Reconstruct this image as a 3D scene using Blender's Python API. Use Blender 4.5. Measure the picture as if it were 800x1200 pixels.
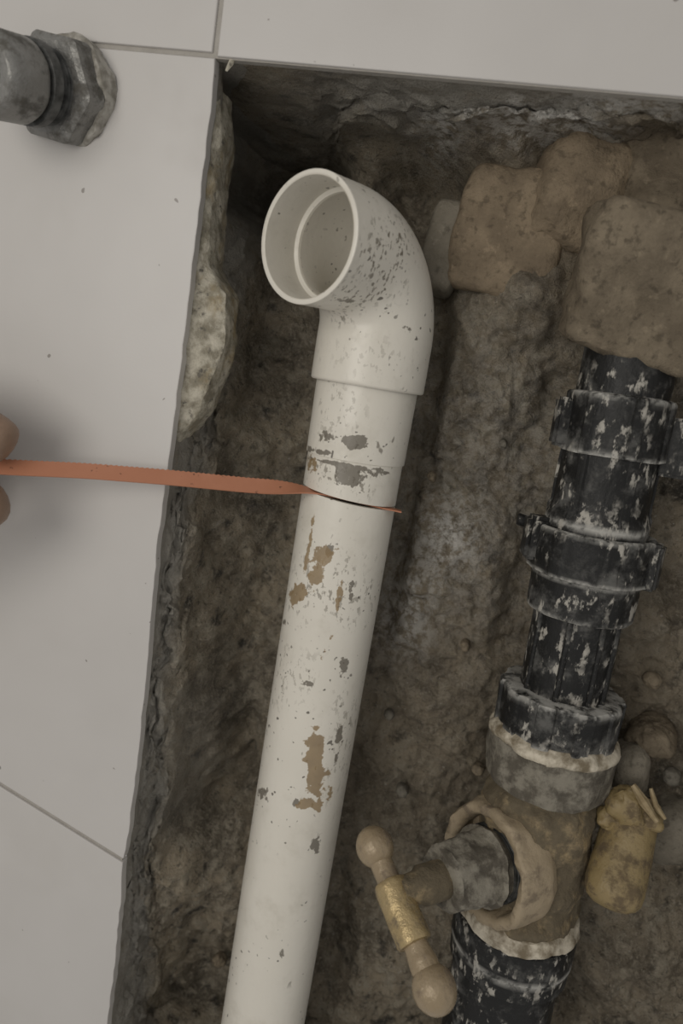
import bpy, bmesh, math, random
import numpy as np
from mathutils import Matrix, Vector, Quaternion

for o in list(bpy.data.objects):
    bpy.data.objects.remove(o, do_unlink=True)
sc = bpy.context.scene
COL = sc.collection
random.seed(7)

# ------------------------------------------------------------------ camera
# world: x right along the wall, y into the wall, z up; tile face is y = 0.
FPX, DIST = 867.0, 0.36
ROLL, PITCH, YAW = (math.radians(a) for a in (9.0, 11.0, 10.0))
ORG = np.array([0, 0, 0.5])
CF = np.array([-math.sin(YAW) * math.cos(PITCH), math.cos(YAW) * math.cos(PITCH), -math.sin(PITCH)])
_R = np.array([math.cos(YAW), math.sin(YAW), 0.0])
_U = np.cross(_R, CF)
CX = math.cos(ROLL) * _R + math.sin(ROLL) * _U
CY = -math.sin(ROLL) * _R + math.cos(ROLL) * _U
CC = ORG - DIST * CF
cam_data = bpy.data.cameras.new('camera')
cam = bpy.data.objects.new('camera', cam_data)
COL.objects.link(cam)
cam.matrix_world = Matrix(((CX[0], CY[0], -CF[0], CC[0]), (CX[1], CY[1], -CF[1], CC[1]),
                           (CX[2], CY[2], -CF[2], CC[2]), (0, 0, 0, 1)))
cam_data.sensor_fit = 'VERTICAL'
cam_data.sensor_height = 36.0
cam_data.lens = 36.0 * FPX / 1200.0
cam_data.clip_start = 0.005
cam_data.clip_end = 50
cam_data.dof.use_dof = True
cam_data.dof.focus_distance = 0.385
cam_data.dof.aperture_fstop = 7.0
sc.camera = cam

# ------------------------------------------------------------------ world and light
world = bpy.data.worlds.new('room_light')
sc.world = world
world.use_nodes = True
bg = world.node_tree.nodes['Background']
bg.inputs['Color'].default_value = (1.0, 0.975, 0.94, 1)
bg.inputs['Strength'].default_value = 0.40
ld = bpy.data.lights.new('soft_front_light', 'AREA')  # added soft light, low at front left, to brighten the recess
ld.shape = 'DISK'
ld.size = 0.6
ld.energy = 3.3
ld.color = (1.0, 0.955, 0.88)
lo = bpy.data.objects.new('soft_front_light', ld)
COL.objects.link(lo)
LPOS = Vector((-0.30, -0.92, 0.68))
lo.location = LPOS
lo.rotation_euler = (Vector((0, 0.03, 0.5)) - LPOS).to_track_quat('-Z', 'Y').to_euler()
sc.view_settings.view_transform = 'Standard'
sc.view_settings.look = 'None'
sc.view_settings.gamma = 1.0
sc.view_settings.use_curve_mapping = False
sc.view_settings.exposure = 0.0

# ------------------------------------------------------------------ measuring helpers
def ray(px, py):
    return CF + CX * (px - 400) / FPX + CY * (600 - py) / FPX

def P(px, py, d):
    """world point where the sight line through a photo pixel meets depth y = d"""
    v = ray(px, py)
    return CC + v * (d - CC[1]) / v[1]

def Pplane(px, py, p, n):
    v = ray(px, py)
    return CC + v * (np.dot(np.asarray(p) - CC, n) / np.dot(v, n))

def proj(p):
    v = np.asarray(p) - CC
    z = v @ CF
    return 400 + FPX * (v @ CX) / z, 600 - FPX * (v @ CY) / z

def mpp(p):
    """metres per pixel at a world point"""
    return float((np.asarray(p) - CC) @ CF) / FPX

# ------------------------------------------------------------------ noise
def _hash(ix, iy, iz, seed):
    h = (ix.astype(np.int64) * 374761393 + iy.astype(np.int64) * 668265263 + iz.astype(np.int64) * 2147483647 + seed * 974634777) & 0xffffffff
    h = ((h ^ (h >> 13)) * 1274126177) & 0xffffffff
    h = ((h ^ (h >> 16)) * 2246822519) & 0xffffffff
    h = h ^ (h >> 15)
    return (h & 0xffffff) / float(0xffffff) * 2 - 1

def vnoise(p, scale, seed=0):
    q = np.asarray(p) / scale + 37.3 + seed * 5.17
    i = np.floor(q).astype(np.int64)
    f = q - i
    f = f * f * f * (f * (f * 6 - 15) + 10)
    out = 0
    for dx in (0, 1):
        for dy in (0, 1):
            for dz in (0, 1):
                w = (f[:, 0] if dx else 1 - f[:, 0]) * (f[:, 1] if dy else 1 - f[:, 1]) * (f[:, 2] if dz else 1 - f[:, 2])
                out = out + w * _hash(i[:, 0] + dx, i[:, 1] + dy, i[:, 2] + dz, seed)
    return out

def fbm(p, scale, octs=4, gain=0.5, seed=0):
    s, a, tot = 0, 1.0, 0.0
    for k in range(octs):
        s = s + a * vnoise(p, scale / 2 ** k, seed + k * 11)
        tot += a
        a *= gain
    return s / tot

def sstep(a, b, x):
    t = np.clip((x - a) / (b - a), 0, 1)
    return t * t * (3 - 2 * t)

# ------------------------------------------------------------------ object helpers
WM = {}

def link(o, parent=None, world=None):
    COL.objects.link(o)
    w = world if world is not None else Matrix.Identity(4)
    if parent is not None:
        o.parent = parent
        o.matrix_parent_inverse = Matrix.Identity(4)
        o.matrix_basis = WM[parent.name].inverted() @ w
    else:
        o.matrix_basis = w
    WM[o.name] = w.copy()
    return o

def mesh_obj(name, verts, faces, mat, parent=None, world=None, smooth=35, attrs=None, fix=True):
    me = bpy.data.meshes.new(name)
    if isinstance(verts, np.ndarray):
        verts = verts.tolist()
    me.from_pydata([tuple(v) for v in verts], [], faces)
    if attrs:
        for k, a in attrs.items():
            at = me.attributes.new(k, 'FLOAT', 'POINT')
            at.data.foreach_set('value', np.asarray(a, dtype=np.float32))
    if fix:
        bm = bmesh.new()
        bm.from_mesh(me)
        bmesh.ops.recalc_face_normals(bm, faces=bm.faces)
        bm.to_mesh(me)
        bm.free()
    me.materials.append(mat)
    if smooth is not None:
        me.polygons.foreach_set('use_smooth', [True] * len(me.polygons))
        if smooth < 180:
            me.set_sharp_from_angle(angle=math.radians(smooth))
    me.update()
    return link(bpy.data.objects.new(name, me), parent, world)

def thing(name, loc, label, cat, group=None):
    o = bpy.data.objects.new(name, None)
    o.empty_display_size = 0.02
    link(o, None, Matrix.Translation(Vector(loc)))
    o['label'] = label
    o['category'] = cat
    if group:
        o['group'] = group
    return o

def tag(o, label, cat, group=None):
    o['label'] = label
    o['category'] = cat
    if group:
        o['group'] = group
    return o

def frame(p0, axis, up=(0, 0, 1)):
    """matrix with local z along axis at p0"""
    z = Vector(axis).normalized()
    u = Vector(up)
    if abs(z.dot(u.normalized())) > 0.98:
        u = Vector((0, -1, 0))
    x = u.cross(z).normalized()
    y = z.cross(x)
    m = Matrix((x, y, z)).transposed().to_4x4()
    m.translation = Vector(p0)
    return m

def poly_radius(th, n, rot=0.0, rnd=0.06):
    """radius factor of a regular n-gon (circumradius 1), slightly rounded corners"""
    a = (th + rot) % (2 * math.pi / n) - math.pi / n
    r = math.cos(math.pi / n) / np.cos(a)
    return np.minimum(r, 1 - rnd * (1 - math.cos(math.pi / n)) * 4)

def revolve(name, prof, p0, axis, mat, parent=None, segs=64, world_up=(0, 0, 1), rough=0.0, rscale=0.01,
            smooth=35, attrfn=None, cap=True, rad=None, seed=0, dense=None):
    """lathe a profile [(t, r[, shape])] around an axis; shape n>0 gives an n-sided ring"""
    M = frame(p0, axis, world_up)
    pr = [(q[0], q[1], q[2] if len(q) > 2 else 0) for q in prof]
    if dense:
        out = []
        for a, b in zip(pr[:-1], pr[1:]):
            L = math.hypot(b[0] - a[0], b[1] - a[1])
            k = max(1, int(L / dense))
            for i in range(k):
                f = i / k
                out.append((a[0] + (b[0] - a[0]) * f, a[1] + (b[1] - a[1]) * f, a[2] if i == 0 or a[2] == b[2] else b[2]))
        out.append(pr[-1])
        pr = out
    th = np.linspace(0, 2 * math.pi, segs, endpoint=False)
    rows = []
    for t, r, n in pr:
        rr = np.full(segs, r)
        if callable(n):
            rr = rr * n(th)
        elif n:
            rr = rr * poly_radius(th, n, 0.2)
        rows.append(np.stack([rr * np.cos(th), rr * np.sin(th), np.full(segs, t)], 1))
    V = np.concatenate(rows)
    if rough:
        d = np.stack([fbm(V, rscale, 3, seed=seed + k * 3) for k in range(3)], 1)
        V = V + d * rough
    faces = []
    nr = len(pr)
    for i in range(nr - 1):
        for j in range(segs):
            k = (j + 1) % segs
            faces.append((i * segs + j, i * segs + k, (i + 1) * segs + k, (i + 1) * segs + j))
    if cap:
        faces.append(tuple(range(segs)))
        faces.append(tuple(range((nr - 1) * segs, nr * segs)))
    attrs = None
    if attrfn:
        Mn = np.array(M)
        Wp = V @ Mn[:3, :3].T + Mn[:3, 3]
        Nn = np.concatenate([np.stack([np.cos(th), np.sin(th), 0 * th], 1)] * nr) @ Mn[:3, :3].T
        attrs = attrfn(Wp, Nn)
    return mesh_obj(name, V, faces, mat, parent, M, smooth, attrs)

def rock(name, c, size, mat, parent, rot=(0, 0, 0), n=4.0, rough=0.06, seed=0, res=14, rscale=0.5):
    """rounded lump: super-ellipsoid cube sphere displaced by noise; local coords, centred"""
    bm = bmesh.new()
    bmesh.ops.create_cube(bm, size=2)
    bmesh.ops.subdivide_edges(bm, edges=bm.edges[:], cuts=res, use_grid_fill=True)
    V = np.array([v.co[:] for v in bm.verts])
    F = [tuple(v.index for v in f.verts) for f in bm.faces]
    bm.free()
    nn = (np.abs(V) ** n).sum(1) ** (1.0 / n)
    V = V / nn[:, None]
    size = np.array(size)
    S = V * size / 2
    m = size.mean()
    d = fbm(S, m * rscale, 4, 0.55, seed)
    d2 = vnoise(S, m * 0.9, seed + 50)
    L = np.linalg.norm(S, axis=1)[:, None]
    S = S + S / L * (d * rough * m * 1.3 + d2 * rough * m)[:, None]
    from mathutils import Euler
    M = Matrix.Translation(Vector(c)) @ Euler([math.radians(a) for a in rot]).to_matrix().to_4x4()
    return mesh_obj(name, S, F, mat, parent, M, 50, fix=False)

def tube(name, pts, radii, mat, parent=None, segs=24, rough=0, seed=0, rscale=.01, smooth=40, cap=True, attrfn=None):
    pts = [Vector(p) for p in pts]
    V, nr = [], len(pts)
    t0 = (pts[1] - pts[0]).normalized()
    ref = Vector((0, 0, 1)) if abs(t0.z) < .9 else Vector((0, -1, 0))
    x = ref.cross(t0).normalized()
    Ns = []
    for i, p in enumerate(pts):
        t = (pts[min(i + 1, nr - 1)] - pts[max(i - 1, 0)]).normalized()
        x = (x - t * x.dot(t)).normalized()
        y = t.cross(x)
        r = radii[i] if hasattr(radii, '__len__') else radii
        for j in range(segs):
            a = 2 * math.pi * j / segs
            n = x * math.cos(a) + y * math.sin(a)
            V.append(p + n * r)
            Ns.append(n)
    c0 = pts[0].copy()
    V = np.array([v[:] for v in V])
    Ns = np.array([v[:] for v in Ns])
    attrs = attrfn(V, Ns) if attrfn else None
    V = V - np.array(c0)
    if rough:
        V = V + np.stack([fbm(V, rscale, 3, seed=seed + k * 3) for k in range(3)], 1) * rough
    faces = []
    for i in range(nr - 1):
        for j in range(segs):
            k = (j + 1) % segs
            faces.append((i * segs + j, i * segs + k, (i + 1) * segs + k, (i + 1) * segs + j))
    if cap:
        faces.append(tuple(range(segs)))
        faces.append(tuple(range((nr - 1) * segs, nr * segs)))
    return mesh_obj(name, V, faces, mat, parent, Matrix.Translation(c0), smooth, attrs)

# ------------------------------------------------------------------ materials
class NT:
    def __init__(self, name):
        self.m = bpy.data.materials.new(name)
        self.m.use_nodes = True
        self.t = self.m.node_tree
        self.b = self.t.nodes['Principled BSDF']
        self.co = self.n('ShaderNodeTexCoord')
        self.obj = self.co.outputs['Object']

    def n(self, ty, **kw):
        o = self.t.nodes.new(ty)
        for k, v in kw.items():
            setattr(o, k, v)
        return o

    def put(self, sock, v):
        if isinstance(v, bpy.types.NodeSocket):
            self.t.links.new(v, sock)
        elif isinstance(v, (tuple, list)):
            sock.default_value = tuple(v) + ((1,) if len(v) == 3 and sock.type == 'RGBA' else ())
        else:
            sock.default_value = v

    def geo(self):
        return self.n('ShaderNodeNewGeometry').outputs['Position']

    def noise(self, scale, detail=4, rough=0.55, vec=None, stretch=None, off=0):
        o = self.n('ShaderNodeTexNoise')
        o.inputs['Scale'].default_value = scale
        o.inputs['Detail'].default_value = detail
        o.inputs['Roughness'].default_value = rough
        v = vec or self.obj
        mp = self.n('ShaderNodeMapping')
        self.put(mp.inputs['Vector'], v)
        mp.inputs['Location'].default_value = (off, off * 1.7, off * .6)
        if stretch:
            mp.inputs['Scale'].default_value = stretch
        self.put(o.inputs['Vector'], mp.outputs[0])
        return o.outputs['Fac']

    def voro(self, scale, vec=None):
        o = self.n('ShaderNodeTexVoronoi')
        o.inputs['Scale'].default_value = scale
        self.put(o.inputs['Vector'], vec or self.obj)
        return o.outputs['Distance']

    def rng(self, v, a, b, lo=0.0, hi=1.0):
        o = self.n('ShaderNodeMapRange')
        o.interpolation_type = 'SMOOTHSTEP'
        self.put(o.inputs['Value'], v)
        o.inputs['From Min'].default_value = a
        o.inputs['From Max'].default_value = b
        o.inputs['To Min'].default_value = lo
        o.inputs['To Max'].default_value = hi
        return o.outputs['Result']

    def mix(self, f, a, b):
        o = self.n('ShaderNodeMix', data_type='RGBA')
        self.put(o.inputs['Factor'], f)
        self.put(o.inputs[6], a)
        self.put(o.inputs[7], b)
        return o.outputs[2]

    def math(self, op, a, b=0.0):
        o = self.n('ShaderNodeMath', operation=op)
        self.put(o.inputs[0], a)
        self.put(o.inputs[1], b)
        return o.outputs[0]

    def attr(self, name):
        return self.n('ShaderNodeAttribute', attribute_name=name).outputs['Fac']

    def bump(self, h, dist, strength=1.0, prev=None):
        o = self.n('ShaderNodeBump')
        o.inputs['Distance'].default_value = dist
        o.inputs['Strength'].default_value = strength
        self.put(o.inputs['Height'], h)
        if prev:
            self.put(o.inputs['Normal'], prev)
        return o.outputs[0]

    def done(self, col, rough=0.5, nrm=None, metal=0.0, spec=None):
        self.put(self.b.inputs['Base Color'], col)
        self.put(self.b.inputs['Roughness'], rough)
        self.put(self.b.inputs['Metallic'], metal)
        if spec is not None:
            self.put(self.b.inputs['Specular IOR Level'], spec)
        if nrm:
            self.put(self.b.inputs['Normal'], nrm)
        return self.m

def m_tile():
    k = NT('glazed_tile')
    c = k.mix(k.noise(14, 3), (0.49, 0.470, 0.450), (0.57, 0.55, 0.53))
    film = k.rng(k.noise(9, 5, .6, off=3), .5, .75)
    c = k.mix(k.math('MULTIPLY', film, .25), c, (0.44, .415, .38))
    sp = k.rng(k.noise(170, 1, .5, off=2), .765, .79)
    c = k.mix(k.math('MULTIPLY', sp, .7), c, (0.15, .13, .11))
    b = k.bump(k.noise(16, 2, .4), 0.0016, .35)
    b = k.bump(k.noise(700, 2, .5), 0.0001, .3, b)
    return k.done(c, k.rng(film, 0, 1, .36, .55), b)

def m_grout():
    k = NT('grout')
    c = k.mix(k.noise(160, 5), (0.30, .28, .25), (0.46, .435, .40))
    return k.done(c, .9, k.bump(k.noise(500, 4), .0006))

def m_soil():
    k = NT('rubble_soil')
    big = k.noise(26, 5, .6)
    mid = k.noise(95, 6, .65, off=4)
    fine = k.noise(480, 4, .7, off=7)
    c = k.mix(k.rng(big, .35, .65), (0.155, .131, .097), (0.36, .303, .221))
    c = k.mix(k.rng(mid, .42, .68), c, (0.36, .32, .25))
    c = k.mix(k.rng(k.noise(60, 4, .6, off=12), .55, .72), c, (0.06, .054, .045))
    c = k.mix(k.math('MULTIPLY', k.rng(fine, .5, .68), .65), c, (0.42, .375, .30))
    c = k.mix(k.math('MULTIPLY', k.rng(k.noise(260, 4, .7, off=61), .56, .66), .6), c, (0.05, .044, .034))
    mo = k.math('MULTIPLY', k.attr('mortar'), k.rng(k.noise(75, 6, .65, off=21), .2, .5))
    c = k.mix(mo, c, k.mix(mid, (0.25, .233, .20), (0.42, .395, .35)))
    ea = k.math('MULTIPLY', k.attr('earth'), k.rng(k.noise(40, 5, .6, off=31), .25, .6))
    c = k.mix(ea, c, k.mix(mid, (0.15, .122, .085), (0.25, .205, .145)))
    li = k.math('MULTIPLY', k.attr('lime'), k.rng(k.noise(150, 6, .7, off=41), .40, .58))
    c = k.mix(li, c, (0.64, .615, .57))
    gr = k.rng(k.noise(330, 2, .5, off=51), .70, .75)
    c = k.mix(k.math('MULTIPLY', gr, .7), c, (0.40, .38, .335))
    b = k.bump(mid, .003, .6)
    b = k.bump(fine, .0030, 1.0, b)
    b = k.bump(k.noise(1300, 3, .7, off=3), .0007, .8, b)
    return k.done(c, .82, b, spec=.35)

def m_stone(name, dark, light, sc_=1.0):
    k = NT(name)
    c = k.mix(k.rng(k.noise(45 * sc_, 6, .65), .3, .7), dark, light)
    c = k.mix(k.math('MULTIPLY', k.rng(k.noise(230, 4, .6, off=3), .52, .7), .6), c, tuple(.42 * a for a in dark))
    c = k.mix(k.math('MULTIPLY', k.rng(k.noise(150, 4, .6, off=9), .58, .75), .5), c, tuple(1.45 * a for a in light))
    b = k.bump(k.noise(130, 6, .65), .003, .6)
    b = k.bump(k.noise(600, 3, .65), .0009, .7, b)
    return k.done(c, .85, b, spec=.3)

def m_cream():
    k = NT('tile_adhesive')
    c = k.mix(k.rng(k.noise(110, 6, .65), .35, .65), (0.24, .215, .16), (0.56, .52, .43))
    c = k.mix(k.math('MULTIPLY', k.rng(k.noise(60, 5, .6, off=8), .52, .7), .7), c, (0.33, .25, .13))
    c = k.mix(k.rng(k.noise(200, 5, .6, off=5), .58, .72), c, (0.11, .1, .085))
    return k.done(c, .8, k.bump(k.noise(180, 6, .7), .0022, .9))

def m_pvc():
    k = NT('white_plastic')
    c = k.mix(k.noise(30, 3), (0.66, .625, .55), (0.73, .695, .62))
    film = k.rng(k.noise(45, 5, .65, off=5), .5, .78)
    c = k.mix(k.math('MULTIPLY', film, .35), c, (0.42, .385, .31))
    # grey-black flecks of dirt, in two sizes, patchy
    patch = k.rng(k.noise(28, 3, .5, off=13), .42, .6)
    f1 = k.math('MULTIPLY', k.rng(k.noise(330, 1, .4, off=1), .70, .745), patch)
    f2 = k.math('MULTIPLY', k.rng(k.noise(170, 2, .5, off=6, stretch=(1, 1, .6)), .70, .75), patch)
    c = k.mix(k.math('MULTIPLY', f1, .85), c, (0.085, .075, .06))
    c = k.mix(k.math('MULTIPLY', f2, .75), c, (0.15, .13, .10))
    fl = k.math('MULTIPLY', k.attr('fleck'), k.rng(k.noise(420, 3, .6, off=17, stretch=(1, 1, .6)), .56, .61))
    c = k.mix(k.math('MULTIPLY', fl, .85), c, (0.11, .09, .06))
    g = k.rng(k.math('ADD', k.attr('grey'), k.math('MULTIPLY', k.math('SUBTRACT', k.noise(300, 4, .65, off=23), .5), 1.9)), .48, .62)
    c = k.mix(k.math('MULTIPLY', g, .85), c, (0.125, .108, .082))
    br = k.rng(k.math('ADD', k.attr('brown'), k.math('MULTIPLY', k.math('SUBTRACT', k.noise(260, 4, .65, off=27), .5), 1.9)), .46, .62)
    c = k.mix(k.math('MULTIPLY', br, .85), c, k.mix(k.noise(120, 3), (0.16, .10, .04), (0.33, .225, .10)))
    return k.done(c, k.rng(film, 0, 1, .33, .55), k.bump(k.noise(260, 3), .0003, .5))

def m_black():
    k = NT('black_plastic_plastered')
    base = k.mix(k.noise(60, 4), (0.006, .006, .006), (0.017, .017, .0165))
    p1 = k.noise(60, 7, .68, off=2)
    p2 = k.noise(190, 6, .65, off=9, stretch=(1, 1, .5))
    haze = k.math('MULTIPLY', k.rng(p1, .48, .70), .42)
    c = k.mix(haze, base, (0.25, .245, .23))
    cr = k.math('MULTIPLY', k.rng(p2, .53, .61), k.rng(k.noise(42, 4, .6, off=15), .42, .56))
    c = k.mix(k.math('MULTIPLY', cr, .85), c, (0.46, .435, .385))
    c = k.mix(k.math('MULTIPLY', k.attr('edge'), k.rng(k.noise(140, 4, .6, off=33), .35, .6)), c, (0.42, .41, .38))
    r = k.rng(p1, .4, .7, .4, .8)
    return k.done(c, r, k.bump(p2, .0012, .6), spec=.32)

def m_brass(name, a, b_, dirt, amt, rough=.4, metal=.55):
    k = NT(name)
    c = k.mix(k.noise(70, 5, .6), a, b_)
    d = k.rng(k.noise(85, 6, .68, off=5), .62 - amt * .4, .72 - amt * .2)
    c = k.mix(d, c, k.mix(k.noise(260, 4, .6), dirt, tuple(2.0 * q for q in dirt)))
    bp = k.bump(k.noise(140, 6, .65, off=5), .0022, .3 + .6 * amt)
    bp = k.bump(k.noise(480, 4, .65), .0008, .5 * amt, bp)
    return k.done(c, k.rng(d, 0, 1, rough, .85), bp, k.rng(d, 0, 1, metal, 0))

def m_simple(name, c1, c2, scale, rough, metal=0, bump=0.0, bs=200, spec=None):
    k = NT(name)
    c = k.mix(k.rng(k.noise(scale, 5, .6), .35, .65), c1, c2)
    return k.done(c, rough, k.bump(k.noise(bs, 4), bump, .6) if bump else None, metal, spec)

def m_blade():
    k = NT('orange_blade_paint')
    c = k.mix(k.noise(80, 4), (0.40, .165, .09), (0.47, .21, .125))
    c = k.mix(k.rng(k.noise(300, 3, .6, off=4), .66, .72), c, (0.16, .07, .04))
    return k.done(c, .45, k.bump(k.noise(400, 3), .0002, .5), spec=.4)

MT = dict(
    tile=m_tile(), grout=m_grout(), soil=m_soil(), cream=m_cream(), pvc=m_pvc(), black=m_black(), blade=m_blade(),
    brick=m_stone('old_brick', (0.17, .132, .09), (0.29, .228, .155)),
    stone=m_stone('brown_stone', (0.125, .100, .070), (0.225, .184, .13)),
    slab=m_stone('grey_stone', (0.17, .15, .115), (0.26, .232, .185)),
    mortar=m_stone('grey_mortar', (0.115, .104, .084), (0.20, .183, .15), 1.5),
    chrome=m_brass('dulled_chrome', (0.20, .197, .185), (0.31, .305, .29), (0.06, .056, .048), .42, .42, .7),
    chromedark=m_simple('grimy_thread', (0.025, .026, .024), (0.11, .11, .105), 130, .5, .3, .0005),
    putty=m_simple('pipe_putty', (0.20, .185, .155), (0.40, .38, .34), 170, .7, 0, .0015),
    brass=m_brass('worn_brass', (0.36, .26, .12), (0.50, .395, .22), (0.09, .07, .045), .36, .24, .5),
    muddy=m_brass('muddy_brass', (0.34, .25, .13), (0.42, .33, .2), (0.085, .068, .043), .95, .6, .2),
    rim=m_brass('clay_coated_brass', (0.30, .235, .15), (0.42, .34, .235), (0.14, .11, .075), .35, .6, .1),
    gland=m_brass('mortar_coated_gland', (0.20, .182, .143), (0.29, .265, .215), (0.06, .052, .04), .6, .7, .05),
    knob=m_brass('clay_smeared_knob', (0.27, .205, .125), (0.38, .30, .195), (0.13, .10, .068), .34, .2, .15),
    tape=m_simple('sealing_tape', (0.17, .135, .085), (0.62, .56, .45), 95, .6, 0, .0015),
    ochre=m_brass('ochre_plastic', (0.25, .185, .085), (0.31, .235, .115), (0.085, .062, .035), .42, .45, .0),
    wood=m_simple('splinter_wood', (0.24, .18, .095), (0.36, .285, .17), 150, .8, 0, .0008),
    steel=m_simple('bare_saw_steel', (0.10, .07, .055), (0.16, .11, .085), 200, .5, .4),
    skin=m_simple('skin', (0.235, .155, .105), (0.30, .20, .14), 60, .5, 0, .0004, 500),
    nail=m_simple('fingernail', (0.29, .195, .15), (0.33, .225, .175), 60, .35),
)

# ================================================================== THE WALL
Z0 = ORG[2]
ZT = float(P(250, 67, 0)[2])                     # underside of the upper tile row = top of the hole
edge_px = [(252, 68), (247, 130), (238, 200), (231, 262), (222, 340), (213, 420), (204, 490), (197, 540), (184, 640),
           (172, 780), (160, 900), (149, 985), (144, 1010), (141, 1060), (134, 1130), (126, 1200), (118, 1290)]
EDGE = np.array([P(x, y, 0)[[0, 2]] for x, y in edge_px])
ZB = float(EDGE[-1, 1])
XR = float(P(905, 1290, 0)[0])

def xleft(z):
    return np.interp(np.asarray(z), EDGE[::-1, 1], EDGE[::-1, 0])

WX0, WX1, WZ0, WZ1 = -0.42, 0.52, ZB - 0.13, ZT + 0.19

def prism(name, poly, y0, y1, mat, parent, bevel=0.0):
    bm = bmesh.new()
    n = len(poly)
    fr = [bm.verts.new((x, y0, z)) for x, z in poly]
    f = bm.faces.new(fr)
    r = bmesh.ops.extrude_face_region(bm, geom=[f])
    vs = [g for g in r['geom'] if isinstance(g, bmesh.types.BMVert)]
    for v in vs:
        v.co.y = y1
    bmesh.ops.recalc_face_normals(bm, faces=bm.faces)
    if bevel:
        ed = [e for e in bm.edges if all(abs(v.co.y - y0) < 1e-6 for v in e.verts)]
        bmesh.ops.bevel(bm, geom=ed, offset=bevel, segments=2, affect='EDGES', profile=.6)
    me = bpy.data.meshes.new(name)
    bm.to_mesh(me)
    bm.free()
    me.materials.append(mat)
    return link(bpy.data.objects.new(name, me), parent)

# grout bed behind the tiles, with the hole left open (four strips in one mesh)
bm = bmesh.new()
def strip(poly, y0, y1):
    a = [bm.verts.new((x, y0, z)) for x, z in poly]
    b = [bm.verts.new((x, y1, z)) for x, z in poly]
    bm.faces.new(a)
    bm.faces.new(b[::-1])
    for i in range(len(poly)):
        j = (i + 1) % len(poly)
        bm.faces.new((a[i], a[j], b[j], b[i]))
eb = [(x - .0012, z) for x, z in EDGE]
strip([(WX0, ZT)] + eb + [(WX0, ZB)], .0014, .0052)
strip([(WX0, ZT), (WX0, WZ1), (WX1, WZ1), (WX1, ZT + .0002)], .0014, .0052)
strip([(XR, ZT), (WX1, ZT), (WX1, ZB), (XR, ZB)], .0014, .0052)
strip([(WX0, ZB), (WX1, ZB), (WX1, WZ0), (WX0, WZ0)], .0014, .0052)
bmesh.ops.recalc_face_normals(bm, faces=bm.faces)
me = bpy.data.meshes.new('wall_back')
bm.to_mesh(me)
bm.free()
me.materials.append(MT['grout'])
wall = link(bpy.data.objects.new('wall_back', me))
wall['kind'] = 'structure'
wall['label'] = 'pale grey tiled wall with a rough hole broken open in it'

JX = float(P(255, 30, 0)[0])            # vertical joint above the hole
G = .0013
rngj = random.Random(3)
def jag(pts, amp=.00035, step=.0055):
    out = []
    for a, b in zip(pts[:-1], pts[1:]):
        L = math.hypot(b[0] - a[0], b[1] - a[1])
        k = max(1, int(L / step))
        for i in range(k):
            f = i / k
            out.append((a[0] + (b[0] - a[0]) * f + rngj.uniform(-amp, amp), a[1] + (b[1] - a[1]) * f))
    out.append(pts[-1])
    return out
DA = P(-60, 882, 0)
DB = P(144, 1009, 0)
dz = (DA[2] - DB[2]) / (DA[0] - DB[0])
xl0 = WX0
split_i = 12
upper = [tuple(p) for p in EDGE[:split_i]] + [(float(DB[0]), float(DB[2]) + G)]
lower = [(float(DB[0]), float(DB[2]) - G)] + [tuple(p) for p in EDGE[split_i + 1:]]
ztop3 = ZT + .0002
XLT = -0.30
zl = float(DB[2]) + dz * (XLT - float(DB[0]))
prism('tile', [(XLT, ZT + .0021), (XLT, WZ1), (JX - G, WZ1), (JX - G, ZT + .0021)], 0, .0055, MT['tile'], wall, .0007)
prism('tile', [(JX + G, ZT + .0006), (JX + G, WZ1), (JX + .30, WZ1), (JX + .30, ZT + .0006)], 0, .0055, MT['tile'], wall, .0007)
prism('tile', [(XLT, ZT - .0002)] + jag(upper) + [(XLT, zl + G)], 0, .0055, MT['tile'], wall, .0006)
prism('tile', [(XLT, zl - G)] + jag(lower, .0004) + [(float(EDGE[-1, 0]), WZ0), (XLT, WZ0)], 0, .0055, MT['tile'], wall, .0006)
prism('tile', [(JX + .30 + 2 * G, ZT + .0006), (JX + .30 + 2 * G, WZ1), (WX1, WZ1), (WX1, ZT + .0006)], 0, .0055, MT['tile'], wall, .0007)
prism('tile', [(XR, ZB), (XR, ZT - .002), (WX1, ZT - .002), (WX1, ZB)], 0, .0055, MT['tile'], wall, .0007)
prism('tile', [(float(EDGE[-1, 0]) + 2 * G, WZ0), (float(EDGE[-1, 0]) + 2 * G, ZB), (WX1, ZB - .002), (WX1, WZ0)], 0, .0055, MT['tile'], wall, .0007)
prism('tile', [(WX0, WZ0), (WX0, ZT), (XLT - 2 * G, ZT), (XLT - 2 * G, WZ0)], 0, .0055, MT['tile'], wall, .0007)
prism('tile', [(WX0, ZT + .0021), (WX0, WZ1), (XLT - 2 * G, WZ1), (XLT - 2 * G, ZT + .0021)], 0, .0055, MT['tile'], wall, .0007)

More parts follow.
